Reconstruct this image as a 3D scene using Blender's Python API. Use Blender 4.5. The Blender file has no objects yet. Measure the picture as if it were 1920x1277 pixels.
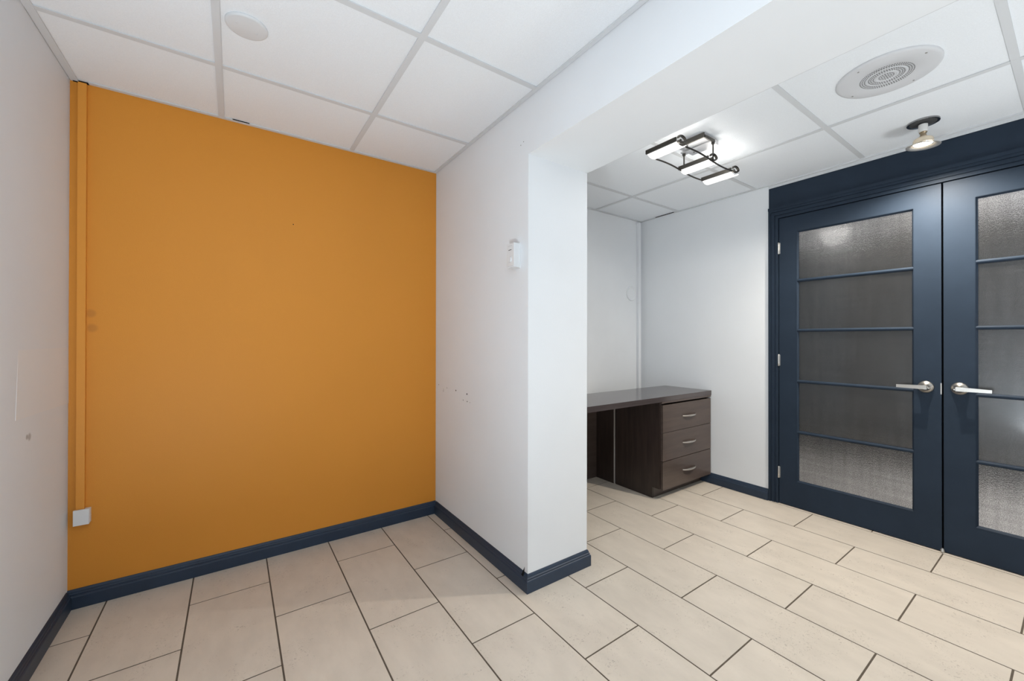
import bpy, bmesh, math, random
from mathutils import Vector, Matrix

random.seed(7)
S = bpy.context.scene
COL = S.collection
PI = math.pi

# ------------------------------------------------------------------ camera
F_PX, YAW, PITCH, ROLL, CY, CAM_H = 749.81, 34.835, 0.191, 0.089, 633.55, 1.1377
cd = bpy.data.cameras.new('camera'); cam = bpy.data.objects.new('camera', cd); COL.objects.link(cam)
yw, pt, ro = (math.radians(a) for a in (YAW, PITCH, ROLL))
Fv = Vector((math.sin(yw) * math.cos(pt), math.cos(yw) * math.cos(pt), math.sin(pt)))
R0 = Vector((math.cos(yw), -math.sin(yw), 0)); U0 = R0.cross(Fv)
Rv = math.cos(ro) * R0 + math.sin(ro) * U0
Uv = -math.sin(ro) * R0 + math.cos(ro) * U0
cam.matrix_world = Matrix(((Rv.x, Uv.x, -Fv.x, 0), (Rv.y, Uv.y, -Fv.y, 0), (Rv.z, Uv.z, -Fv.z, CAM_H), (0, 0, 0, 1)))
cd.sensor_fit = 'HORIZONTAL'; cd.sensor_width = 36.0
cd.lens = F_PX / 1920 * 36.0
cd.shift_y = (CY - 638.5) / 1920
cd.clip_start = 0.01
S.camera = cam

# ------------------------------------------------------------------ view, world, big lights
S.view_settings.view_transform = 'Standard'
S.view_settings.look = 'None'
S.view_settings.gamma = 1.0
S.view_settings.use_curve_mapping = False
S.view_settings.exposure = 0.14

w = bpy.data.worlds.new('world'); S.world = w; w.use_nodes = True
w.node_tree.nodes['Background'].inputs[0].default_value = (0.93, 0.96, 1.0, 1)
w.node_tree.nodes['Background'].inputs[1].default_value = 0.3

def area(name, loc, rot, sx, sy, power, color):
    l = bpy.data.lights.new(name, 'AREA'); l.shape = 'RECTANGLE'; l.size = sx; l.size_y = sy
    l.energy = power; l.color = color
    o = bpy.data.objects.new(name, l); COL.objects.link(o); o.location = loc; o.rotation_euler = rot
    return o

Y_REAR = -2.40
# added fill behind the photographer, outside the two made-up rear window openings
area('rear_fill', (0.25, Y_REAR - 0.12, 1.20), (PI / 2, 0, 0), 1.40, 1.70, 2, (0.90, 0.96, 1.0))
area('rear_fill', (2.30, Y_REAR - 0.12, 1.20), (PI / 2, 0, 0), 1.40, 1.70, 2, (0.90, 0.96, 1.0))
# added fill with no lamp there, aimed up at the white ceiling
area('up_fill', (-0.37, 0.24, 0.26), (PI, 0, 0), 0.30, 0.30, 25, (0.86, 0.94, 1.0))
area('up_fill', (2.35, -0.70, 0.60), (PI, 0, 0), 0.60, 0.60, 14, (0.92, 0.97, 1.0))
# added overhead fill near the photographer, no light fitting there
area('overhead_fill', (0.05, 0.20, 2.215), (0, 0, 0), 0.56, 0.56, 6, (0.92, 0.97, 1.0))

# ------------------------------------------------------------------ dimensions (metres, z=0 floor)
H = 2.2273
XL, XR, XJ, XW = -0.5692, 1.0907, 1.463, 3.1211
YO, YJ, YF = 2.443, 1.440, 2.374
ZB = 1.976                     # underside of header
BBH = 0.080
G = 0.6096                     # ceiling module

# ------------------------------------------------------------------ helpers
def obj(name, bm, mat, parent=None, smooth=False, bevel=0.0, seg=2, loc=None):
    if bevel > 0:
        es = [e for e in bm.edges if len(e.link_faces) == 2 and e.calc_face_angle(0) > 0.6]
        bmesh.ops.bevel(bm, geom=es, offset=bevel, segments=seg, profile=0.5, affect='EDGES', clamp_overlap=True)
    me = bpy.data.meshes.new(name)
    bmesh.ops.recalc_face_normals(bm, faces=bm.faces)
    bm.to_mesh(me); bm.free()
    if mat: me.materials.append(mat)
    if smooth:
        for p_ in me.polygons: p_.use_smooth = True
        try: me.set_sharp_from_angle(angle=math.radians(40))
        except Exception: pass
    o = bpy.data.objects.new(name, me); COL.objects.link(o)
    if loc is not None: o.location = loc
    if parent: o.parent = parent
    return o

def tag(o, label, cat=None, group=None, kind=None):
    o['label'] = label
    if cat: o['category'] = cat
    if group: o['group'] = group
    if kind: o['kind'] = kind
    return o

def empty(name, loc):
    o = bpy.data.objects.new(name, None); COL.objects.link(o); o.location = loc; o.empty_display_size = 0.1
    return o

def child(name, bm, mat, root, **k):
    """part built in world coordinates, parented to an Empty that may be away from the origin"""
    o = obj(name, bm, mat, None, **k)
    o.parent = root
    off = Vector((0, 0, 0)); r = root
    while r: off += r.location; r = r.parent
    o.data.transform(Matrix.Translation(-off))
    return o

def bx(x0, x1, y0, y1, z0, z1, bm=None):
    bm = bm or bmesh.new()
    v = [bm.verts.new((x, y, z)) for x in (x0, x1) for y in (y0, y1) for z in (z0, z1)]
    for f in ((0, 1, 3, 2), (4, 6, 7, 5), (0, 4, 5, 1), (2, 3, 7, 6), (0, 2, 6, 4), (1, 5, 7, 3)):
        bm.faces.new([v[i] for i in f])
    return bm

def prism(pts, axis, a0, a1, bm=None):
    """polygon pts in the plane across axis ('x': (y,z), 'y': (x,z), 'z': (x,y)), extruded a0..a1"""
    bm = bm or bmesh.new()
    def P(p, a):
        return (a, p[0], p[1]) if axis == 'x' else (p[0], a, p[1]) if axis == 'y' else (p[0], p[1], a)
    A = [bm.verts.new(P(p, a0)) for p in pts]; B = [bm.verts.new(P(p, a1)) for p in pts]
    bm.faces.new(A); bm.faces.new(B[::-1])
    n = len(pts)
    for i in range(n): bm.faces.new((A[i], A[(i + 1) % n], B[(i + 1) % n], B[i]))
    return bm

def lathe(prof, n=32, axis='z', c=(0, 0, 0), bm=None):
    """profile (r, h) revolved round an axis through c"""
    bm = bm or bmesh.new()
    rings = []
    for r, h in prof:
        ring = []
        if r < 1e-6:
            q = {'z': (0, 0, h), 'x': (h, 0, 0), 'y': (0, h, 0)}[axis]
            ring = [bm.verts.new((c[0] + q[0], c[1] + q[1], c[2] + q[2]))]
        else:
            for i in range(n):
                a = 2 * PI * i / n; u, v = r * math.cos(a), r * math.sin(a)
                q = {'z': (u, v, h), 'x': (h, u, v), 'y': (u, h, v)}[axis]
                ring.append(bm.verts.new((c[0] + q[0], c[1] + q[1], c[2] + q[2])))
        rings.append(ring)
    for A, B in zip(rings, rings[1:]):
        if len(A) == 1 and len(B) == 1: continue
        for i in range(n):
            j = (i + 1) % n
            if len(A) == 1: bm.faces.new((A[0], B[i], B[j]))
            elif len(B) == 1: bm.faces.new((A[i], B[0], A[j]))
            else: bm.faces.new((A[i], B[i], B[j], A[j]))
    return bm

def tube(pts, r, n=10, bm=None, cap=True):
    bm = bm or bmesh.new()
    pts = [Vector(p) for p in pts]
    rs = r if isinstance(r, (list, tuple)) else [r] * len(pts)
    t = (pts[1] - pts[0]).normalized()
    up = Vector((0, 0, 1)) if abs(t.z) < 0.9 else Vector((1, 0, 0))
    s = t.cross(up).normalized()
    rings = []
    for i, p in enumerate(pts):
        if 0 < i < len(pts) - 1: t = ((pts[i + 1] - p).normalized() + (p - pts[i - 1]).normalized()).normalized()
        elif i == len(pts) - 1: t = (p - pts[i - 1]).normalized()
        s = (s - t * s.dot(t)).normalized(); u = s.cross(t)
        rings.append([bm.verts.new(p + rs[i] * (math.cos(2 * PI * k / n) * s + math.sin(2 * PI * k / n) * u)) for k in range(n)])
    for A, B in zip(rings, rings[1:]):
        for k in range(n): bm.faces.new((A[k], A[(k + 1) % n], B[(k + 1) % n], B[k]))
    if cap: bm.faces.new(rings[0][::-1]); bm.faces.new(rings[-1])
    return bm

def sweep(prof, path, bm=None):
    """open profile (out, z) swept along an open plan polyline with mitred corners; 'out' is to the right of travel"""
    bm = bm or bmesh.new()
    n = len(path); rows = []
    for i, p in enumerate(path):
        p = Vector(p)
        d0 = (Vector(path[i]) - Vector(path[i - 1])).normalized() if i > 0 else None
        d1 = (Vector(path[i + 1]) - Vector(path[i])).normalized() if i < n - 1 else None
        n0 = Vector((d0.y, -d0.x)) if d0 else None
        n1 = Vector((d1.y, -d1.x)) if d1 else None
        if n0 and n1:
            m = (n0 + n1); m = m / m.dot(n0)
        else: m = n0 or n1
        rows.append([bm.verts.new((p.x + m.x * o, p.y + m.y * o, z)) for o, z in prof])
    k = len(prof)
    for A, B in zip(rows, rows[1:]):
        for j in range(k): bm.faces.new((A[j], A[(j + 1) % k], B[(j + 1) % k], B[j]))
    bm.faces.new(rows[0][::-1]); bm.faces.new(rows[-1])
    return bm

# ------------------------------------------------------------------ materials
def mat(name, color, rough=0.6, spec=0.5, metal=0.0, var=0.0, vscale=3.0, bump=0.0, bscale=200.0, coat=0.0,
        stretch=None, spots=None, perobj=0.0, col2=None, detail=3.0):
    m = bpy.data.materials.new(name); m.use_nodes = True
    nt = m.node_tree; N = nt.nodes; L = nt.links
    b = N['Principled BSDF']
    b.inputs['Base Color'].default_value = (*color, 1)
    b.inputs['Roughness'].default_value = rough
    b.inputs['Specular IOR Level'].default_value = spec
    b.inputs['Metallic'].default_value = metal
    b.inputs['Coat Weight'].default_value = coat
    b.inputs['Coat Roughness'].default_value = 0.15
    geo = N.new('ShaderNodeNewGeometry')
    vec = geo.outputs['Position']
    if stretch:
        mp = N.new('ShaderNodeMapping'); mp.inputs['Scale'].default_value = stretch
        L.new(vec, mp.inputs['Vector']); vec = mp.outputs['Vector']
    cur = None
    if var > 0:
        nz = N.new('ShaderNodeTexNoise'); nz.inputs['Scale'].default_value = vscale; nz.inputs['Detail'].default_value = detail
        nz.inputs['Roughness'].default_value = 0.6
        L.new(vec, nz.inputs['Vector'])
        rp = N.new('ShaderNodeValToRGB'); c2 = col2 or tuple(c * (1 - var) for c in color)
        rp.color_ramp.elements[0].position = 0.35; rp.color_ramp.elements[0].color = (*c2, 1)
        rp.color_ramp.elements[1].position = 0.65; rp.color_ramp.elements[1].color = (*color, 1)
        L.new(nz.outputs['Fac'], rp.inputs['Fac']); cur = rp.outputs['Color']
    if perobj > 0:
        oi = N.new('ShaderNodeObjectInfo'); mr = N.new('ShaderNodeMapRange')
        mr.inputs['To Min'].default_value = 1 - perobj; mr.inputs['To Max'].default_value = 1.0
        L.new(oi.outputs['Random'], mr.inputs['Value'])
        mx = N.new('ShaderNodeMix'); mx.data_type = 'RGBA'; mx.blend_type = 'MULTIPLY'; mx.inputs[0].default_value = 1
        if cur: L.new(cur, mx.inputs[6])
        else: mx.inputs[6].default_value = (*color, 1)
        L.new(mr.outputs['Result'], mx.inputs[7]); cur = mx.outputs[2]
    for (p_, r_, sc, strength) in (spots or []):       # stains with their own place: centre, radius, dark colour, strength
        ds = N.new('ShaderNodeVectorMath'); ds.operation = 'DISTANCE'; ds.inputs[1].default_value = p_
        L.new(geo.outputs['Position'], ds.inputs[0])
        mr = N.new('ShaderNodeMapRange'); mr.inputs['From Min'].default_value = r_; mr.inputs['From Max'].default_value = r_ * 0.5
        mr.inputs['To Max'].default_value = strength
        L.new(ds.outputs['Value'], mr.inputs['Value'])
        mx = N.new('ShaderNodeMix'); mx.data_type = 'RGBA'
        L.new(mr.outputs['Result'], mx.inputs[0])
        if cur: L.new(cur, mx.inputs[6])
        else: mx.inputs[6].default_value = (*color, 1)
        mx.inputs[7].default_value = (*sc, 1); cur = mx.outputs[2]
    if cur: L.new(cur, b.inputs['Base Color'])
    if bump > 0:
        nb = N.new('ShaderNodeTexNoise'); nb.inputs['Scale'].default_value = bscale; nb.inputs['Detail'].default_value = 2
        L.new(vec, nb.inputs['Vector'])
        bp = N.new('ShaderNodeBump'); bp.inputs['Strength'].default_value = bump; bp.inputs['Distance'].default_value = 0.002
        L.new(nb.outputs['Fac'], bp.inputs['Height']); L.new(bp.outputs['Normal'], b.inputs['Normal'])
    return m

def emit(name, color, strength):
    m = bpy.data.materials.new(name); m.use_nodes = True
    nt = m.node_tree; b = nt.nodes['Principled BSDF']
    b.inputs['Base Color'].default_value = (0.9, 0.9, 0.9, 1); b.inputs['Roughness'].default_value = 0.3
    b.inputs['Emission Color'].default_value = (*color, 1); b.inputs['Emission Strength'].default_value = strength
    return m

WHITE = (0.83, 0.855, 0.88)
M = {}
M['wall'] = mat('white_wall_paint', WHITE, 0.55, 0.35, var=0.03, vscale=1.5, bump=0.10, bscale=260)
M['wall_left'] = mat('white_wall_paint_scuffed', (0.80, 0.85, 0.90), 0.55, 0.35, var=0.03, vscale=1.5, bump=0.10, bscale=260,
    spots=[((XL, 2.055, 0.803), 0.016, (0.25, 0.25, 0.26), 0.6), ((XL, 2.035, 0.806), 0.011, (0.2, 0.2, 0.2), 0.6)])
M['wall_gloss'] = mat('white_satin_paint', WHITE, 0.26, 0.5, var=0.04, vscale=2.0, bump=0.06, bscale=120)
M['orange'] = mat('orange_wall_paint', (0.72, 0.286, 0.036), 0.5, 0.3, var=0.03, vscale=1.2, bump=0.14, bscale=300,
    spots=[((-0.505, YO, 1.246), 0.022, (0.45, 0.17, 0.03), 0.5), ((-0.500, YO, 1.183), 0.022, (0.45, 0.17, 0.03), 0.5)])
M['orange_plastic'] = mat('orange_painted_plastic', (0.75, 0.304, 0.040), 0.45, 0.4)
M['tile'] = mat('beige_floor_tile', (0.70, 0.628, 0.538), 0.36, 0.4, var=0.10, vscale=7.0, bump=0.06, bscale=60,
    perobj=0.05, detail=8.0, stretch=(1.6, 0.7, 1))
def add_specks(m, dark, scale, lo, hi, patch):
    nt = m.node_tree; N = nt.nodes; L = nt.links; b = N['Principled BSDF']
    src = b.inputs['Base Color'].links[0].from_socket
    g = N.new('ShaderNodeNewGeometry')
    def nz(sc, d, a, c):
        n = N.new('ShaderNodeTexNoise'); n.inputs['Scale'].default_value = sc; n.inputs['Detail'].default_value = d
        n.inputs['Distortion'].default_value = 1.5
        L.new(g.outputs['Position'], n.inputs['Vector'])
        mr = N.new('ShaderNodeMapRange'); mr.inputs['From Min'].default_value = a; mr.inputs['From Max'].default_value = c
        L.new(n.outputs['Fac'], mr.inputs['Value']); return mr.outputs['Result']
    a = nz(scale, 3, lo, hi); p = nz(patch, 2, 0.48, 0.62)
    mu = N.new('ShaderNodeMath'); mu.operation = 'MULTIPLY'; L.new(a, mu.inputs[0]); L.new(p, mu.inputs[1])
    mx = N.new('ShaderNodeMix'); mx.data_type = 'RGBA'; L.new(mu.outputs[0], mx.inputs[0]); L.new(src, mx.inputs[6]); mx.inputs[7].default_value = (*dark, 1)
    L.new(mx.outputs[2], b.inputs['Base Color'])
add_specks(M['tile'], (0.36, 0.31, 0.26), 110, 0.60, 0.72, 5)
M['grout'] = mat('dark_grout', (0.135, 0.110, 0.085), 0.9, 0.1, var=0.2, vscale=30)
M['ceil_tile'] = mat('ceiling_tile_white', (0.865, 0.90, 0.935), 0.9, 0.1, var=0.045, vscale=260, bump=0.35, bscale=230)
M['tbar'] = mat('ceiling_grid_white', (0.66, 0.68, 0.70), 0.6, 0.15)
M['plenum'] = mat('plenum_dark', (0.05, 0.05, 0.05), 0.9)
M['navy'] = mat('navy_satin_paint', (0.024, 0.037, 0.058), 0.50, 0.12, var=0.12, vscale=5, bump=0.08, bscale=90)
M['navy_base'] = mat('navy_baseboard_paint', (0.024, 0.042, 0.074), 0.42, 0.4, var=0.15, vscale=8)
M['black'] = mat('black_gap', (0.01, 0.01, 0.01), 0.9, 0.1)
M['nickel'] = mat('brushed_nickel', (0.56, 0.53, 0.49), 0.32, 0.5, metal=1.0, bump=0.05, bscale=400, stretch=(1, 8, 8))
M['steel'] = mat('dark_brushed_steel', (0.085, 0.08, 0.072), 0.35, 0.5, metal=1.0)
M['canopy'] = mat('satin_metal_canopy', (0.58, 0.58, 0.59), 0.35, 0.5, metal=1.0)
M['zinc'] = mat('zinc_hinge', (0.60, 0.59, 0.57), 0.35, 0.5, metal=1.0)
M['wood'] = mat('espresso_laminate', (0.040, 0.026, 0.022), 0.36, 0.5, var=0.45, vscale=5, stretch=(7, 7, 0.6), bump=0.05, bscale=60)
M['wood_top'] = mat('espresso_laminate_top', (0.072, 0.058, 0.058), 0.16, 0.6, var=0.25, vscale=4, stretch=(0.7, 8, 8))
M['wood_front'] = mat('espresso_laminate_front', (0.085, 0.062, 0.052), 0.30, 0.5, var=0.25, vscale=4, stretch=(0.8, 8, 9))
M['slit_light'] = mat('pale_slit_light', (0.45, 0.42, 0.40), 0.5)  # pale colour imitating light that shines through the slit
M['plastic'] = mat('white_plastic', (0.78, 0.79, 0.80), 0.4, 0.4)
M['plastic_grey'] = mat('light_grey_plastic', (0.62, 0.63, 0.65), 0.45, 0.4)
M['plate'] = mat('cover_plate_white', (0.70, 0.72, 0.74), 0.5, 0.3)
M['ink'] = mat('dark_print', (0.06, 0.06, 0.06), 0.7)
M['speaker'] = mat('speaker_baffle_white', (0.66, 0.67, 0.69), 0.5, 0.4)
M['porcelain'] = mat('white_porcelain', (0.82, 0.81, 0.79), 0.35, 0.4)
M['bronze'] = mat('lamp_base_bronze', (0.45, 0.36, 0.25), 0.35, 0.5, metal=0.8)
M['chrome'] = mat('can_reflector', (0.35, 0.35, 0.35), 0.25, 0.5, metal=1.0)
M['trim_ring'] = mat('satin_trim_ring', (0.70, 0.66, 0.60), 0.4, 0.5, metal=0.8)
M['frost'] = emit('lit_frosted_glass', (1.0, 0.975, 0.93), 1.15)
M['tube'] = emit('lit_bulb', (1.0, 0.96, 0.90), 30.0)
M['bulb'] = emit('warm_lit_bulb', (1.0, 0.88, 0.70), 14.0)
M['reflector_glass'] = mat('warm_lamp_glass', (0.85, 0.72, 0.55), 0.25, 0.5)
M['hall_floor'] = mat('hall_floor_beige', (0.75, 0.71, 0.66), 0.6)
M['hall_ceil'] = mat('hall_ceiling', (0.85, 0.85, 0.85), 0.8)
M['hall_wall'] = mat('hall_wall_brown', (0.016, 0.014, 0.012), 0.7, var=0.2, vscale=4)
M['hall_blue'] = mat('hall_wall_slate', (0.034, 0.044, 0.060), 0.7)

def pane_mat():
    m = bpy.data.materials.new('obscure_glass'); m.use_nodes = True
    nt = m.node_tree; N = nt.nodes; L = nt.links; b = N['Principled BSDF']
    b.inputs['Roughness'].default_value = 0.24
    b.inputs['Transmission Weight'].default_value = 0.985
    b.inputs['IOR'].default_value = 1.46
    b.inputs['Coat Weight'].default_value = 0.32
    b.inputs['Coat Roughness'].default_value = 0.10
    g = N.new('ShaderNodeNewGeometry')
    n1 = N.new('ShaderNodeTexNoise'); n1.inputs['Scale'].default_value = 210; n1.inputs['Detail'].default_value = 2
    L.new(g.outputs['Position'], n1.inputs['Vector'])
    bp = N.new('ShaderNodeBump'); bp.inputs['Strength'].default_value = 0.40; bp.inputs['Distance'].default_value = 0.002
    L.new(n1.outputs['Fac'], bp.inputs['Height']); L.new(bp.outputs['Normal'], b.inputs['Normal'])
    # woven-looking streaks cast into the glass
    def streak(scale, lo, hi):
        mp = N.new('ShaderNodeMapping'); mp.inputs['Scale'].default_value = scale
        L.new(g.outputs['Position'], mp.inputs['Vector'])
        n = N.new('ShaderNodeTexNoise'); n.inputs['Scale'].default_value = 1.0; n.inputs['Detail'].default_value = 2
        L.new(mp.outputs['Vector'], n.inputs['Vector'])
        mr = N.new('ShaderNodeMapRange'); mr.inputs['From Min'].default_value = 0.3; mr.inputs['From Max'].default_value = 0.7
        mr.inputs['To Min'].default_value = lo; mr.inputs['To Max'].default_value = hi
        L.new(n.outputs['Fac'], mr.inputs['Value']); return mr.outputs['Result']
    a = streak((1, 34, 3), 0.84, 1.0); c = streak((1, 4, 60), 0.86, 1.0); d = streak((1, 330, 330), 0.35, 1.0)
    m1 = N.new('ShaderNodeMath'); m1.operation = 'MULTIPLY'; L.new(a, m1.inputs[0]); L.new(c, m1.inputs[1])
    m2 = N.new('ShaderNodeMath'); m2.operation = 'MULTIPLY'; L.new(m1.outputs[0], m2.inputs[0]); L.new(d, m2.inputs[1])
    cb = N.new('ShaderNodeCombineColor')
    for k in range(3): L.new(m2.outputs[0], cb.inputs[k])
    L.new(cb.outputs[0], b.inputs['Base Color'])
    return m
M['pane'] = pane_mat()

# ------------------------------------------------------------------ floor
FX0, FY0, PX, PY = -0.4484, 2.4796, 0.2957, 0.2916
fl = tag(obj('floor', bx(XL - 0.1, XW + 0.03, Y_REAR - 0.1, YO + 0.1, -0.06, -0.0014), M['grout']),
         'beige rectangular tile floor in running bond with dark grout', 'floor', kind='structure')
g2 = 0.0030
for c in range(-1, 13):
    x0, x1 = FX0 + c * PX + g2, FX0 + (c + 1) * PX - g2
    x0, x1 = max(x0, XL), min(x1, XW + 0.02)
    if x1 - x0 < 0.01: continue
    for k in range(-2, 19):
        if (k - c) % 2: continue
        y1, y0 = FY0 - k * PY - g2, FY0 - (k + 2) * PY + g2
        y1, y0 = min(y1, YO), max(y0, Y_REAR)
        if y1 - y0 < 0.01: continue
        obj('floor_tile', bx(x0, x1, y0, y1, -0.012, random.uniform(-0.0004, 0.0)), M['tile'], fl, bevel=0.0008, seg=1)

# ------------------------------------------------------------------ walls
WT = 0.10
def wall(name, bm, m, label, bevel=0.0):
    return tag(obj(name, bm, m, bevel=bevel), label, 'wall', kind='structure')
wall_o = wall('wall_far', bx(XL - WT, XR, YO, YO + WT, 0, H + 0.06), M['orange'], 'orange painted wall facing the camera')
wall_l = wall('wall_left', bx(XL - WT, XL, Y_REAR, YO, 0, H + 0.06), M['wall_left'], 'light grey white wall at the left edge with scuffs')
wall_p = wall('wall_partition', bx(XR, XJ, YJ, YO + WT, 0, H + 0.06), M['wall'], 'thick white partition wall between orange wall and desk alcove', bevel=0.003)
wall_h = wall('wall_header', bx(XR, XJ, Y_REAR, YJ, ZB, H + 0.06), M['wall'], 'white boxed header beam over the wide opening', bevel=0.002)
wall_a = wall('wall_alcove', bx(XJ, XW + WT, YF, YF + WT, 0, H + 0.06), M['wall_gloss'], 'glossy white wall behind the dark desk')
Y_D0, Y_D1, Y_SPLIT = -0.345, 1.229, 0.442       # door opening
CAS = 0.060
wall_r = wall('wall_right', bx(XW - 0.004, XW + WT, Y_D1 + CAS, YF, 0, H + 0.06), M['wall'], 'white wall section between desk corner and navy doors', bevel=0.002)
wall('wall_right_rear', bx(XW - 0.004, XW + WT, Y_REAR, Y_D0 - CAS, 0, H + 0.06), M['wall'], 'white wall section behind the camera beside the doors')
# unseen rear wall; its two window openings are added to let fill light in
bm = bmesh.new()
wz0, wz1 = 0.35, 2.05
for a, b_ in ((XL - WT, -0.45), (0.95, 1.60), (3.00, XW + WT)): bx(a, b_, Y_REAR - WT, Y_REAR, wz0, wz1, bm)
bx(XL - WT, XW + WT, Y_REAR - WT, Y_REAR, 0, wz0, bm); bx(XL - WT, XW + WT, Y_REAR - WT, Y_REAR, wz1, H + 0.06, bm)
wall('wall_rear', bm, M['wall'], 'unseen white wall behind the camera with two openings added for fill light')

# patch sheet on the left wall, proud at its lower left corner
bm = bmesh.new()
v = [bm.verts.new(c) for c in ((XL, 1.946, 0.876), (XL, YO, 0.866), (XL, YO, 1.10), (XL, 1.965, 1.10),
                               (XL + 0.0007, 1.946, 0.876), (XL + 0.0010, YO, 0.866))]
for f in ((0, 4, 5, 1), (4, 3, 2, 5), (0, 3, 4), (1, 5, 2), (0, 1, 2, 3)): bm.faces.new([v[i] for i in f])
tag(obj('patch_sheet', bm, M['wall'], wall_l), 'patched wall sheet with a raised lower edge')

# screw holes
def hole(px, parent, p, n, r):
    bm = lathe([(0, 0.0004), (r, 0.0004), (r, 0.0)], 10, n, p)
    return obj('screw_hole', bm, M['black'], parent)
for y, z, r in ((2.395, 0.843, .003), (2.275, 0.834, .0025), (2.153, 0.831, .0045), (2.015, 0.825, .0050), (2.060, 0.785, .003), (2.012, 0.783, .0035), (1.98, 0.781, .002)):
    hole(0, wall_p, (XR - 0.0007, y, z), 'x', r)
for y, z in ((1.497, 2.037), (1.476, 2.045)): hole(0, wall_p, (XR - 0.0007, y, z), 'x', 0.002)
bm = prism([(2.335, 0.803), (2.318, 0.806), (2.325, 0.829)], 'x', XR - 0.0004, XR); obj('scuff', bm, M['plastic_grey'], wall_p)
hole(0, wall_o, (0.262, YO - 0.0007, 1.755), 'y', 0.003)

# ------------------------------------------------------------------ baseboards (moulded profile)
BP = [(0, 0.0005), (0.015, 0.0005), (0.015, 0.050), (0.0135, 0.054), (0.0105, 0.056), (0.0105, 0.063), (0.0075, 0.066), (0.0065, 0.072), (0.003, 0.0785), (0, BBH)]
def base(name, path, label):
    return tag(obj(name, sweep(BP, path), M['navy_base']), label, 'baseboard', kind='structure')
base('baseboard_far', [(XL + 0.0, YO), (XR, YO)], 'navy moulded baseboard under the orange wall')
base('baseboard_left', [(XL, Y_REAR), (XL, YO - 0.015)], 'navy moulded baseboard along the left wall')
bp_ = base('baseboard_partition', [(XR, YO - 0.015), (XR, YJ), (XJ, YJ), (XJ, YF)][::1], 'navy moulded baseboard wrapping the end of the partition')
bb_r = base('baseboard_right', [(XW - 0.004, YF), (XW - 0.004, Y_D1 + CAS + 0.002)], 'navy moulded baseboard between desk and doors')
base('baseboard_right_rear', [(XW - 0.004, Y_D0 - CAS - 0.002), (XW - 0.004, Y_REAR)], 'navy baseboard behind the camera beside the doors')
# broken shard at the partition corner
bm = bmesh.new()
v = [bm.verts.new(c) for c in ((XR - 0.016, YJ + 0.028, 0.070), (XR - 0.014, YJ + 0.018, 0.064), (XR - 0.010, YJ + 0.010, 0.112), (XR - 0.004, YJ + 0.022, 0.072))]
for f in ((0, 1, 2), (1, 3, 2), (0, 2, 3), (0, 3, 1)): bm.faces.new([v[i] for i in f])
tag(obj('broken_shard', bm, M['black'], bp_), 'dark broken splinter at the corner')

# ------------------------------------------------------------------ ceiling: slab above, lay-in tiles, grid bars, wall angles
ce = tag(obj('ceiling', bx(XL - WT, XW + WT, Y_REAR - WT, YO + WT, H + 0.06, H + 0.12), M['plenum']),
         'white suspended ceiling of square tiles in a metal grid', 'ceiling', kind='structure')
TB = 0.012      # half width of a bar
def ceiling_zone(x0, x1, y0, y1, gx, gy):
    xs = [x0] + sorted(gx + i * G for i in range(-8, 9) if x0 + 0.02 < gx + i * G < x1 - 0.02) + [x1]
    ys = [y0] + sorted(gy + i * G for i in range(-12, 9) if y0 + 0.02 < gy + i * G < y1 - 0.02) + [y1]
    for a, b_ in zip(xs, xs[1:]):
        for c, d in zip(ys, ys[1:]):
            obj('ceiling_tile', bx(a + 0.004, b_ - 0.004, c + 0.004, d - 0.004, H + 0.0045, H + 0.018), M['ceil_tile'], ce)
    for x in xs[1:-1]:
        obj('grid_bar', bx(x - TB, x + TB, y0, y1, H, H + 0.004), M['tbar'], ce)
        obj('grid_bar', bx(x - 0.001, x + 0.001, y0, y1, H + 0.004, H + 0.035), M['tbar'], ce)
    for y in ys[1:-1]:
        for a, b_ in zip(xs, xs[1:]):
            obj('grid_bar', bx(a + (TB if a > x0 else 0), b_ - (TB if b_ < x1 else 0), y - TB, y + TB, H + 0.0003, H + 0.004), M['tbar'], ce)
ceiling_zone(XL, XR, Y_REAR, YO, -0.0526, 1.9782)
ceiling_zone(XJ, XW, Y_REAR, YF, 2.5025, 1.985)
AW, AT = 0.020, 0.0014
def angle(x0, x1, y0, y1, z0=H - 0.0012, z1=H + 0.0040): obj('wall_angle', bx(x0, x1, y0, y1, z0, z1), M['tbar'], ce)
angle(XL + AT, XL + AW + 0.006, Y_REAR, YO)
angle(-0.512, XR - AT, YO - AW, YO - 0.0005)
angle(XR - AW, XR - AT, Y_REAR, YO - AW)
angle(XJ + AT, XJ + AW, Y_REAR, YF)
angle(XJ + AW, XW - AW, YF - AW, YF - AT)
angle(XW - AW - 0.004, XW - 0.0055, Y_D1 + CAS, YF)
angle(XW - AW - 0.004, XW - 0.001, Y_REAR, Y_D1 + CAS, z0=H - 0.004)
angle(XW - 0.006, XW - 0.001, Y_D0 - CAS, Y_D1 + CAS, z0=H - 0.021, z1=H - 0.0042)
# ragged dark slots where tiles sit badly
obj('tile_gap', bx(XW - 0.030, XW - 0.0255, 2.02, 2.20, H - 0.0014, H + 0.003), M['black'], ce)
obj('tile_gap', bx(-0.560, -0.512, YO - 0.006, YO - 0.001, H - 0.0035, H + 0.003), M['black'], ce)

obj('tile_gap', bx(-0.008, 0.062, YO - 0.0225, YO - 0.0205, H - 0.0006, H + 0.003), M['black'], ce)

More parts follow.
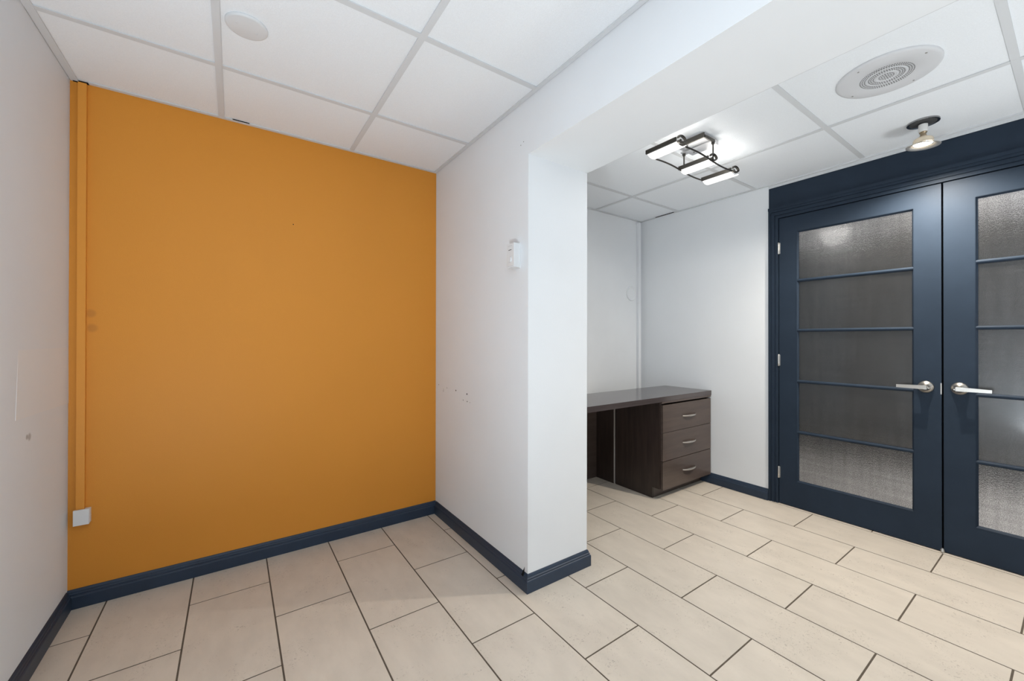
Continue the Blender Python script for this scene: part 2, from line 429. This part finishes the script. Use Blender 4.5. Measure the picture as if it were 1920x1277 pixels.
# ------------------------------------------------------------------ door surround and doors (plane x = XW)
tr = tag(obj('trim_1', bx(XW - 0.0, XW + WT, Y_D0 - CAS, Y_D1 + CAS, 2.062, H + 0.06), M['navy']),
         'navy header board and moulded casing around the double doors', 'door frame', kind='structure')
def casing_profile(a, s):   # stepped casing, from opening edge a outwards (s = +-1); returns list of (offset range, proud)
    return [(a, a + s * 0.016, 0.006), (a + s * 0.016, a + s * 0.021, 0.003), (a + s * 0.021, a + s * 0.040, 0.009), (a + s * 0.040, a + s * 0.045, 0.006), (a + s * 0.045, a + s * 0.0595, 0.012)]
for a, s in ((Y_D1, 1), (Y_D0, -1)):
    bm = bmesh.new()
    for u, v_, pr_ in casing_profile(a, s): bx(XW - pr_, XW + 0.03, min(u, v_), max(u, v_), 0.0005, 1.985 + abs(v_ - a), bm)
    obj('casing', bm, M['navy'], tr)
bm = bmesh.new()
for u, v_, pr_ in casing_profile(1.985, 1):
    e = abs(v_ - 1.985)
    bx(XW - pr_ - 0.0002, XW + 0.03, Y_D0 - e, Y_D1 + e, u, v_, bm)
bx(XW - 0.016, XW + 0.0, Y_D0 - CAS, Y_D1 + CAS, 2.0445, 2.064, bm)
obj('casing', bm, M['navy'], tr)
bm = bmesh.new()       # rebate behind the leaves
bx(XW + 0.042, XW + WT, Y_D1 - 0.012, Y_D1 + CAS, 0.0005, 2.06, bm); bx(XW + 0.042, XW + WT, Y_D0 - CAS, Y_D0 + 0.012, 0.0005, 2.06, bm)
bx(XW + 0.042, XW + WT, Y_D0 + 0.012, Y_D1 - 0.012, 1.975, 2.06, bm)
obj('door_stop', bm, M['navy'], tr)

ZD0, ZD1 = 0.005, 1.980
MZ = [1.538, 1.200, 0.855, 0.511]     # muntin centres
ZG0, ZG1 = 0.178, 1.871
def door(name, y0, y1, gy0, gy1, hinge_side, label):
    """leaf between y0<y1, glass between gy0<gy1"""
    root = empty(name, (XW, (y0 + y1) / 2, 0)); tag(root, label, 'door', kind='structure')
    xf, xb = XW + 0.002, XW + 0.040
    child('stile', bx(xf, xb, y0, gy0, ZD0, ZD1), M['navy'], root, bevel=0.0015)
    child('stile', bx(xf, xb, gy1, y1, ZD0, ZD1), M['navy'], root, bevel=0.0015)
    child('rail', bx(xf, xb, gy0, gy1, ZG1, ZD1), M['navy'], root)
    child('rail', bx(xf, xb, gy0, gy1, ZD0, ZG0), M['navy'], root)
    # glazing bead round the opening
    bm = bmesh.new()
    bw, bd = 0.007, 0.004
    for a, s in ((gy0, 1), (gy1, -1)):
        prism([(xf - 0.001, a - s * 0.002), (xf + 0.012, a + s * bw), (xf + 0.016, a + s * bw), (xf + 0.016, a - s * 0.002)], 'z', ZG0, ZG1, bm)
    for a, s in ((ZG0, 1), (ZG1, -1)):
        prism([(xf - 0.001, a - s * 0.002), (xf + 0.012, a + s * bw), (xf + 0.016, a + s * bw), (xf + 0.016, a - s * 0.002)], 'y', gy0, gy1, bm)
    child('glazing_bead', bm, M['navy'], root)
    for z in MZ:
        r_ = 0.0105
        pts = [(xf + 0.030, z - r_)] + [(xf + 0.012 - 0.012 * math.cos(a), z + r_ * math.sin(a)) for a in [(-90 + 22.5 * i) * PI / 180 for i in range(9)]] + [(xf + 0.030, z + r_)]
        child('muntin', prism(pts, 'y', gy0, gy1), M['navy'], root, smooth=True)
    zs = [ZG0] + MZ[::-1] + [ZG1]
    for a, b_ in zip(zs, zs[1:]):
        child('pane', bx(xf + 0.0165, xf + 0.0215, gy0 - 0.004, gy1 + 0.004, a + 0.003, b_ - 0.003), M['pane'], root)
    hy = y1 + 0.001 if hinge_side > 0 else y0 - 0.001
    for zc in (1.7735, 0.995, 0.2175):
        bm = lathe([(0, -0.040), (0.0045, -0.040), (0.006, -0.038), (0.006, -0.013), (0.0055, -0.0125), (0.006, -0.012), (0.006, 0.012), (0.0055, 0.0125), (0.006, 0.013), (0.006, 0.038), (0.0045, 0.040), (0, 0.040)], 12, 'z', (xf - 0.006, hy, zc))
        bx(xf - 0.002, xf + 0.0005, min(hy, hy - hinge_side * 0.008), max(hy, hy - hinge_side * 0.008), zc - 0.038, zc + 0.038, bm)
        child('hinge', bm, M['zinc'], root, smooth=True)
    return root
d1 = door('door_1', Y_SPLIT + 0.0040, Y_D1 - 0.004, 0.554, 1.118, 1, 'navy door with five frosted panes, hinged beside the white wall')
d2 = door('door_2', Y_D0 + 0.002, Y_SPLIT - 0.0040, -0.238, 0.3245, -1, 'navy door with five frosted panes cut off by the right edge')
# dark astragal gap behind the meeting stiles and a floor bolt
child('astragal', bx(XW + 0.0402, XW + 0.050, Y_SPLIT - 0.02, Y_SPLIT + 0.02, 0.004, 1.974), M['black'], d2)
child('latch_plate', bx(XW + 0.0005, XW + 0.0018, Y_SPLIT + 0.0030, Y_SPLIT + 0.0075, 0.845, 0.905), M['nickel'], d1)
child('floor_bolt', lathe([(0, 0.002), (0.008, 0.002), (0.008, 0.018), (0.005, 0.024), (0, 0.025)], 12, 'z', (XW - 0.008, Y_SPLIT, 0)), M['zinc'], d2, smooth=True)

def lever(root, yc, zc, s):
    """round rose with a flat lever pointing along s*y"""
    xf = XW + 0.002
    ros = child('rose', lathe([(0, -0.030), (0.013, -0.030), (0.015, -0.024), (0.024, -0.014), (0.030, -0.009), (0.0325, -0.005), (0.0325, 0.0)], 32, 'x', (xf, yc, zc)), M['nickel'], root, smooth=True)
    bm = bmesh.new()
    lathe([(0.0, -0.044), (0.010, -0.044), (0.0115, -0.040), (0.0115, -0.020)], 20, 'x', (xf, yc, zc), bm)
    # flat bar, slightly tapering, front face leaning
    y_a, y_b = yc - s * 0.010, yc + s * 0.112
    pa = [(xf - 0.045, 0.011), (xf - 0.034, 0.011), (xf - 0.034, -0.011), (xf - 0.045, -0.011)]
    pb = [(xf - 0.043, 0.007), (xf - 0.034, 0.007), (xf - 0.034, -0.009), (xf - 0.043, -0.009)]
    A = [bm.verts.new((x, y_a, zc + z)) for x, z in pa]; B = [bm.verts.new((x, y_b, zc - 0.001 + z)) for x, z in pb]
    bm.faces.new(A); bm.faces.new(B[::-1])
    for i in range(4): bm.faces.new((A[i], A[(i + 1) % 4], B[(i + 1) % 4], B[i]))
    child('lever', bm, M['nickel'], root, bevel=0.0018, smooth=True)
    child('keyhole', lathe([(0, -0.0305), (0.0035, -0.0305), (0.0035, -0.029)], 12, 'x', (xf, yc - s * 0.016, zc - 0.004)), M['nickel'], root)
lever(d1, 0.505, 0.880, 1)
lever(d2, 0.380, 0.882, -1)

# hall beyond the doors (seen blurred through the panes)
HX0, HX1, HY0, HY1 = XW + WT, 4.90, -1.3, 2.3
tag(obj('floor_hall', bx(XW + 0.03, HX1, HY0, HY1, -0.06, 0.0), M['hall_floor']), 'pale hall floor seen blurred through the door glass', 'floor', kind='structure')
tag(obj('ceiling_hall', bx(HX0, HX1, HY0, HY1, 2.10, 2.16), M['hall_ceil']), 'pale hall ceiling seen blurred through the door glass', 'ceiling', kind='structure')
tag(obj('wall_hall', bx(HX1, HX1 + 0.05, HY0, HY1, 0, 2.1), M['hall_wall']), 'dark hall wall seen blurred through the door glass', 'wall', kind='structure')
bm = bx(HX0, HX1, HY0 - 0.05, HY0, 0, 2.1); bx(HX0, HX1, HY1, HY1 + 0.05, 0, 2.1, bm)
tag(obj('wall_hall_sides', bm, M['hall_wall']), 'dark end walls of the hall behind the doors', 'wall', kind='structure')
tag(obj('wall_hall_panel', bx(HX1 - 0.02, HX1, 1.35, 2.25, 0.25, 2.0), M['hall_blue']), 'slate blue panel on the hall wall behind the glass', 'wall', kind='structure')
l = bpy.data.lights.new('hall_fill', 'POINT'); l.energy = 52; l.shadow_soft_size = 0.10; l.color = (0.97, 0.97, 1.0)  # added light to brighten the hall, no known lamp there
o = bpy.data.objects.new('hall_fill', l); COL.objects.link(o); o.location = (4.0, -0.5, 1.2)

# ------------------------------------------------------------------ desk: worktop, drawer pedestal, rear support
ZT0, ZT1 = 0.697, 0.733
tag(obj('desk_worktop', bx(XJ + 0.016, XW - 0.005, 1.704, 2.120, ZT0, ZT1), M['wood_top'], bevel=0.0015),
    'dark brown laminate desk worktop spanning from partition to right wall', 'desktop')
ped = empty('drawer_pedestal', (2.80, 1.91, 0)); tag(ped, 'dark brown three drawer pedestal under the desk worktop', 'drawer unit')
XP0, XP1, YP0, YP1 = 2.470, XW - 0.022, 1.724, 2.120
prof = [(1.784, 0.0005), (YP1, 0.0005), (YP1, ZT0 - 0.0005), (YP0, ZT0 - 0.0005), (YP0, 0.078), (1.784, 0.078)]
child('side_panel', prism(prof, 'x', XP0, XP0 + 0.018), M['wood'], ped)
child('side_panel', prism(prof, 'x', XP1 - 0.018, XP1), M['wood'], ped)
child('back_panel', bx(XP0 + 0.018, XP1 - 0.018, YP1 - 0.012, YP1, 0.078, ZT0 - 0.0005), M['wood'], ped)
child('bottom_panel', bx(XP0 + 0.018, XP1 - 0.018, YP0 + 0.002, YP1 - 0.012, 0.080, 0.096), M['wood'], ped)
child('toe_kick', bx(XP0 + 0.018, XP1 - 0.018, 1.784, 1.800, 0.0005, 0.0785), M['wood_front'], ped)
child('top_rail', bx(XP0, XP1 + 0.012, 1.7045, YP0 + 0.03, 0.6845, ZT0 - 0.0003), M['wood_front'], ped)
for i, (z0, z1, hz) in enumerate(((0.4775, 0.6720, 0.5735), (0.2765, 0.4745, 0.377), (0.0720, 0.2720, 0.1755))):
    dr = child('drawer', bx(XP0 + 0.013, XP1 + 0.010, 1.7055, 1.7235, z0, z1), M['wood_front'], ped, bevel=0.001, seg=1)
    bm = bmesh.new(); n = 14; pts = []; rs = []
    xa, xb = 2.725, 2.887
    for k in range(n + 1):
        t = k / n; x = xa + (xb - xa) * t
        pts.append((x, 1.7055 - 0.024 * math.sin(PI * t) ** 0.6 if 0 < t < 1 else 1.7055, hz)); rs.append(0.0042 + 0.0034 * math.sin(PI * t))
    tube(pts, rs, 8, bm)
    hd = child('handle', bm, M['nickel'], dr, smooth=True); hd['label'] = 'arched brushed metal handle'
sup = empty('desk_support', (2.475, 2.23, 0)); tag(sup, 'dark brown upright panel behind the drawer pedestal, near the alcove wall', 'panel')
child('panel', bx(2.466, 2.484, 2.134, 2.335, 0.0005, 0.690), M['wood'], sup)
child('back_panel', bx(XJ + 0.017, 2.466, 2.318, 2.334, 0.0005, 0.660), M['wood_front'], sup)
child('slit_light_strip', bx(2.4655, 2.4845, 2.130, 2.134, 0.0005, 0.690), M['slit_light'], sup)  # thin pale strip standing in for light through the gap

# ------------------------------------------------------------------ orange raceway and white junction box
rw = tag(obj('cable_raceway', bx(-0.5425, -0.5165, YO - 0.017, YO - 0.0004, 0.4160, H - 0.006), M['orange_plastic'], bevel=0.0025),
    'orange painted vertical cable raceway on the orange wall', 'raceway')
jb = empty('junction_box', (-0.522, YO, 0.385)); tag(jb, 'small white plastic junction box at the foot of the orange raceway', 'junction box')
child('back_box', bx(-0.545, -0.4995, YO - 0.022, YO - 0.0004, 0.3560, 0.4155), M['plastic'], jb, bevel=0.004)
child('cover', bx(-0.5475, -0.5005, YO - 0.030, YO - 0.0222, 0.3535, 0.4175), M['plastic'], jb, bevel=0.0015)

# ------------------------------------------------------------------ thermostat on the partition
th = empty('thermostat', (XR, 1.53, 1.525)); tag(th, 'small white thermostat with a dial on the partition wall', 'thermostat')
child('base_plate', bx(XR - 0.006, XR - 0.0003, 1.4995, 1.5635, 1.469, 1.585), M['plastic'], th, bevel=0.001)
child('cover', bx(XR - 0.0355, XR - 0.006, 1.5025, 1.5605, 1.4715, 1.5825), M['plastic'], th, bevel=0.002)
child('dial', lathe([(0, -0.006), (0.0125, -0.006), (0.0135, -0.0045), (0.0135, 0.0)], 24, 'x', (XR - 0.0355, 1.533, 1.508)), M['plastic'], th, smooth=True)
child('pointer', bx(XR - 0.0362, XR - 0.0354, 1.522, 1.545, 1.5515, 1.5545), M['ink'], th)
bm = bmesh.new()
for i in range(6): bx(XR - 0.0362, XR - 0.0354, 1.514 + i * 0.0075, 1.516 + i * 0.0075, 1.4745, 1.4800, bm)
child('vent_slots', bm, M['plastic_grey'], th)
bm = bmesh.new()
for i in range(4): bx(XR - 0.0360, XR - 0.0354, 1.518 + i * 0.009, 1.5205 + i * 0.009, 1.568, 1.574, bm)
child('scale_marks', bm, M['plastic_grey'], th)

# ------------------------------------------------------------------ alcove corner trunking and round cover plate
ct = tag(obj('corner_trunking', bx(3.050, 3.082, YF - 0.026, YF - 0.0004, 0.010, H - 0.016), M['wall_gloss'], bevel=0.004),
    'white painted vertical trunking in the alcove corner above the desk', 'trunking')
tag(obj('round_cover_plate', lathe([(0, -0.003), (0.050, -0.003), (0.053, -0.006), (0.058, -0.009), (0.063, -0.009), (0.0665, -0.005), (0.067, -0.0003), (0, -0.0003)], 40, 'y', (2.975, YF, 1.556)), M['wall_gloss'], smooth=True),
    'white painted round cover plate on the alcove wall', 'cover plate')

# ------------------------------------------------------------------ ceiling blank plate (left room)
bl = tag(obj('ceiling_cover_plate', lathe([(0, -0.004), (0.056, -0.004), (0.061, -0.0028), (0.0635, 0.0), (0.0635, 0.0043), (0, 0.0043)], 40, 'z', (0.034, 1.676, H)), M['plate'], smooth=True),
    'round white blank cover plate on the left ceiling', 'cover plate')
for dx, dy in ((0.030, 0.012), (-0.030, -0.012)):
    obj('screw', lathe([(0, -0.0058), (0.003, -0.0052), (0.0035, -0.0041)], 10, 'z', (0.034 + dx, 1.676 + dy, H)), M['plastic_grey'], bl)

# ------------------------------------------------------------------ ceiling speaker
sp = empty('ceiling_speaker', (2.198, 0.468, H)); tag(sp, 'round white ceiling speaker with a perforated centre', 'speaker')
SC = (2.198, 0.468, H)
child('baffle', lathe([(0, 0.0043), (0.162, 0.0043), (0.162, 0.0), (0.159, -0.004), (0.150, -0.0065), (0.095, -0.0085), (0.090, -0.0065), (0, -0.0065)], 56, 'z', SC), M['speaker'], sp, smooth=True)
bm = bmesh.new()
for r in (0.0, 0.0075, 0.0150, 0.0225, 0.0405, 0.0480, 0.0545, 0.0680, 0.0750, 0.0820):
    n = max(1, int(2 * PI * r / 0.0076))
    for i in range(n):
        a = 2 * PI * i / n
        cx_, cy_ = SC[0] + r * math.cos(a), SC[1] + r * math.sin(a)
        bm.faces.new([bm.verts.new((cx_ + 0.0026 * math.cos(b_ * PI / 3), cy_ + 0.0026 * math.sin(b_ * PI / 3), H - 0.0068)) for b_ in range(6)])
gh = child('perforations', bm, M['ink'], sp); gh['kind'] = 'stuff'
for r in (0.0330, 0.0607):
    child('grille_ring', lathe([(r - 0.0035, -0.0066), (r - 0.002, -0.0082), (r + 0.002, -0.0082), (r + 0.0035, -0.0066)], 48, 'z', SC), M['speaker'], sp, smooth=True)
for k in range(4):
    a = PI / 4 + 0.35 + k * PI / 2
    child('screw', lathe([(0, -0.010), (0.003, -0.009), (0.0035, -0.006)], 10, 'z', (SC[0] + 0.138 * math.cos(a), SC[1] + 0.138 * math.sin(a), H)), M['zinc'], sp)

# ------------------------------------------------------------------ recessed lamp hanging out of its hole by the doors
LX, LY = 2.838, 0.467
lp = empty('hanging_downlight', (LX, LY, H)); tag(lp, 'lit downlight hanging loose from its round ceiling hole by the doors', 'light')
child('can', lathe([(0.0, -0.0012), (0.052, -0.0012), (0.0545, -0.003), (0.060, -0.003), (0.060, 0.0043), (0, 0.0043)], 40, 'z', (LX, LY, H)), M['chrome'], lp, smooth=True)
child('can_opening', lathe([(0, -0.0016), (0.050, -0.0016), (0.050, -0.0008), (0, -0.0008)], 32, 'z', (LX, LY, H)), M['ink'], lp)
child('wire', tube([(LX + .004, LY, H - 0.002), (LX + .003, LY + .002, H - 0.006), (LX, LY, H - 0.012)], 0.0016, 6), M['porcelain'], lp)
child('socket', lathe([(0, -0.008), (0.0155, -0.008), (0.0175, -0.010), (0.0175, -0.044), (0.015, -0.046), (0, -0.046)], 24, 'z', (LX, LY, H)), M['porcelain'], lp, smooth=True)
child('bulb_neck', lathe([(0, -0.044), (0.014, -0.046), (0.015, -0.050), (0.010, -0.056), (0.012, -0.064), (0.015, -0.072), (0.0, -0.072)], 24, 'z', (LX, LY, H)), M['bronze'], lp, smooth=True)
tilt = Matrix.Translation((LX, LY, H - 0.11)) @ Matrix.Rotation(math.radians(4), 4, 'X') @ Matrix.Translation((-LX, -LY, -(H - 0.11)))
bm = lathe([(0.013, -0.068), (0.034, -0.080), (0.038, -0.086), (0.038, -0.104), (0.036, -0.104), (0.036, -0.087), (0.032, -0.082), (0.013, -0.071)], 32, 'z', (LX, LY, H))
child('bulb_reflector', bm, M['reflector_glass'], lp, smooth=True)
child('bulb_face', lathe([(0, -0.113), (0.020, -0.112), (0.032, -0.108), (0.0355, -0.103), (0.0355, -0.098), (0, -0.098)], 32, 'z', (LX, LY, H)), M['bulb'], lp, smooth=True)
bm = lathe([(0.040, -0.108), (0.045, -0.113), (0.060, -0.118), (0.0635, -0.117), (0.0635, -0.115), (0.060, -0.1155), (0.045, -0.110), (0.041, -0.105)], 40, 'z', (LX, LY, H))
bmesh.ops.transform(bm, matrix=tilt, verts=bm.verts)
bm2 = bm
child('trim_ring', bm2, M['trim_ring'], lp, smooth=True)
l = bpy.data.lights.new('downlight_beam', 'SPOT'); l.energy = 104; l.spot_size = math.radians(160); l.spot_blend = 1.0; l.shadow_soft_size = 0.008; l.color = (1.0, 0.90, 0.77)
o = bpy.data.objects.new('downlight_beam', l); COL.objects.link(o); o.location = (LX, LY, H - 0.145)

# ------------------------------------------------------------------ three-shade ceiling fixture in the alcove
fx = empty('ceiling_light_fixture', (2.10, 1.22, H)); tag(fx, 'metal ceiling light with three lit curved glass shades in front of the doors', 'light')
YN, YQ = 1.140, 1.308      # near and far rail
ZR = 2.098                 # rail height
child('canopy', bx(2.015, 2.175, 1.150, 1.300, H - 0.026, H - 0.0005), M['canopy'], fx, bevel=0.008)
bm = bmesh.new(); bx(2.004, 2.012, 1.135, 1.300, H - 0.036, H - 0.010, bm); bx(2.012, 2.110, 1.133, 1.141, H - 0.036, H - 0.020, bm)
child('canopy_bracket', bm, M['steel'], fx, bevel=0.002)
child('bracket_arm', bx(2.080, 2.120, 1.134, 1.316, H - 0.034, H - 0.0265), M['canopy'], fx, bevel=0.002)
for yy in (YN, YQ):
    child('rod', tube([(2.102, yy, H - 0.030), (2.102, yy, ZR)], 0.0040, 10), M['steel'], fx, smooth=True)
    child('rod_cap', lathe([(0, -0.046), (0.007, -0.046), (0.009, -0.040), (0.009, -0.030), (0, -0.030)], 16, 'z', (2.102, yy, H)), M['steel'], fx, smooth=True)
    pts = [(1.845 + 0.455 * t, yy, ZR + 0.006 * math.sin(2 * PI * (t * 1.0)) - 0.010 * t) for t in [i / 20 for i in range(21)]]
    child('rail', tube(pts, 0.0042, 8), M['steel'], fx, smooth=True)
for dx_, dy_ in ((-0.055, 0.035), (0.045, 0.055)):
    child('screw', lathe([(0, -0.031), (0.004, -0.030), (0.004, -0.026)], 10, 'z', (2.095 + dx_, 1.215 + dy_, H)), M['ink'], fx)
for xs_, zo in ((1.815, 0.012), (2.108, 0.0), (2.342, -0.008)):
    zc = ZR + zo
    wd, sag, t_ = 0.047, 0.017, 0.004
    # curved glass, concave side up
    arc = [(xs_ + wd * (2 * i / 12 - 1), zc - sag * (1 - (2 * i / 12 - 1) ** 2)) for i in range(13)]
    poly = arc + [(x, z + t_) for x, z in arc[::-1]]
    sh = child('glass_shade', prism(poly, 'y', YN + 0.006, YQ + 0.004), M['frost'], fx, smooth=True)
    child('lamp_tube', tube([(xs_, YN + 0.03, zc + 0.012), (xs_, YQ - 0.02, zc + 0.012)], 0.0055, 10), M['tube'], sh, smooth=True)
    # dark edge channel on the outer long side
    child('edge_channel', bx(xs_ - wd - 0.006, xs_ - wd + 0.003, YN + 0.001, YQ + 0.006, zc - 0.006, zc + 0.014), M['steel'], sh, bevel=0.0015)
    # curled end clip at the near end: flat hook arching over the shade end
    bm = bmesh.new()
    for q in (0.0, 0.006):
        hp = [(xs_ - wd + 0.004 + (2 * wd + 0.002) * (0.5 - 0.5 * math.cos(a)) * 0.62, YN - 0.004 - q, zc + 0.010 + 0.016 * math.sin(a)) for a in [PI * i / 10 for i in range(11)]]
        hp += [(hp[-1][0] - 0.010, YN - 0.004 - q, zc + 0.002), (hp[-1][0] - 0.026, YN - 0.004 - q, zc - 0.006), (hp[-1][0] - 0.040, YN - 0.002 - q, zc - 0.003)]
        tube(hp, 0.0042, 8, bm)
    child('end_clip', bm, M['steel'], sh, smooth=True)
    child('bulb_holder', lathe([(0, 0.0), (0.009, 0.0), (0.009, 0.016), (0.006, 0.020), (0, 0.020)], 14, 'y', (xs_, YN + 0.006, zc + 0.012)), M['steel'], sh, smooth=True)
# light the lit shades throw down into the alcove
l = bpy.data.lights.new('shade_glow', 'SPOT'); l.energy = 8.5; l.spot_size = math.radians(176); l.spot_blend = 0.25; l.shadow_soft_size = 0.10; l.color = (1.0, 0.975, 0.94)
o = bpy.data.objects.new('shade_glow', l); COL.objects.link(o); o.location = (2.10, 1.22, 2.04)
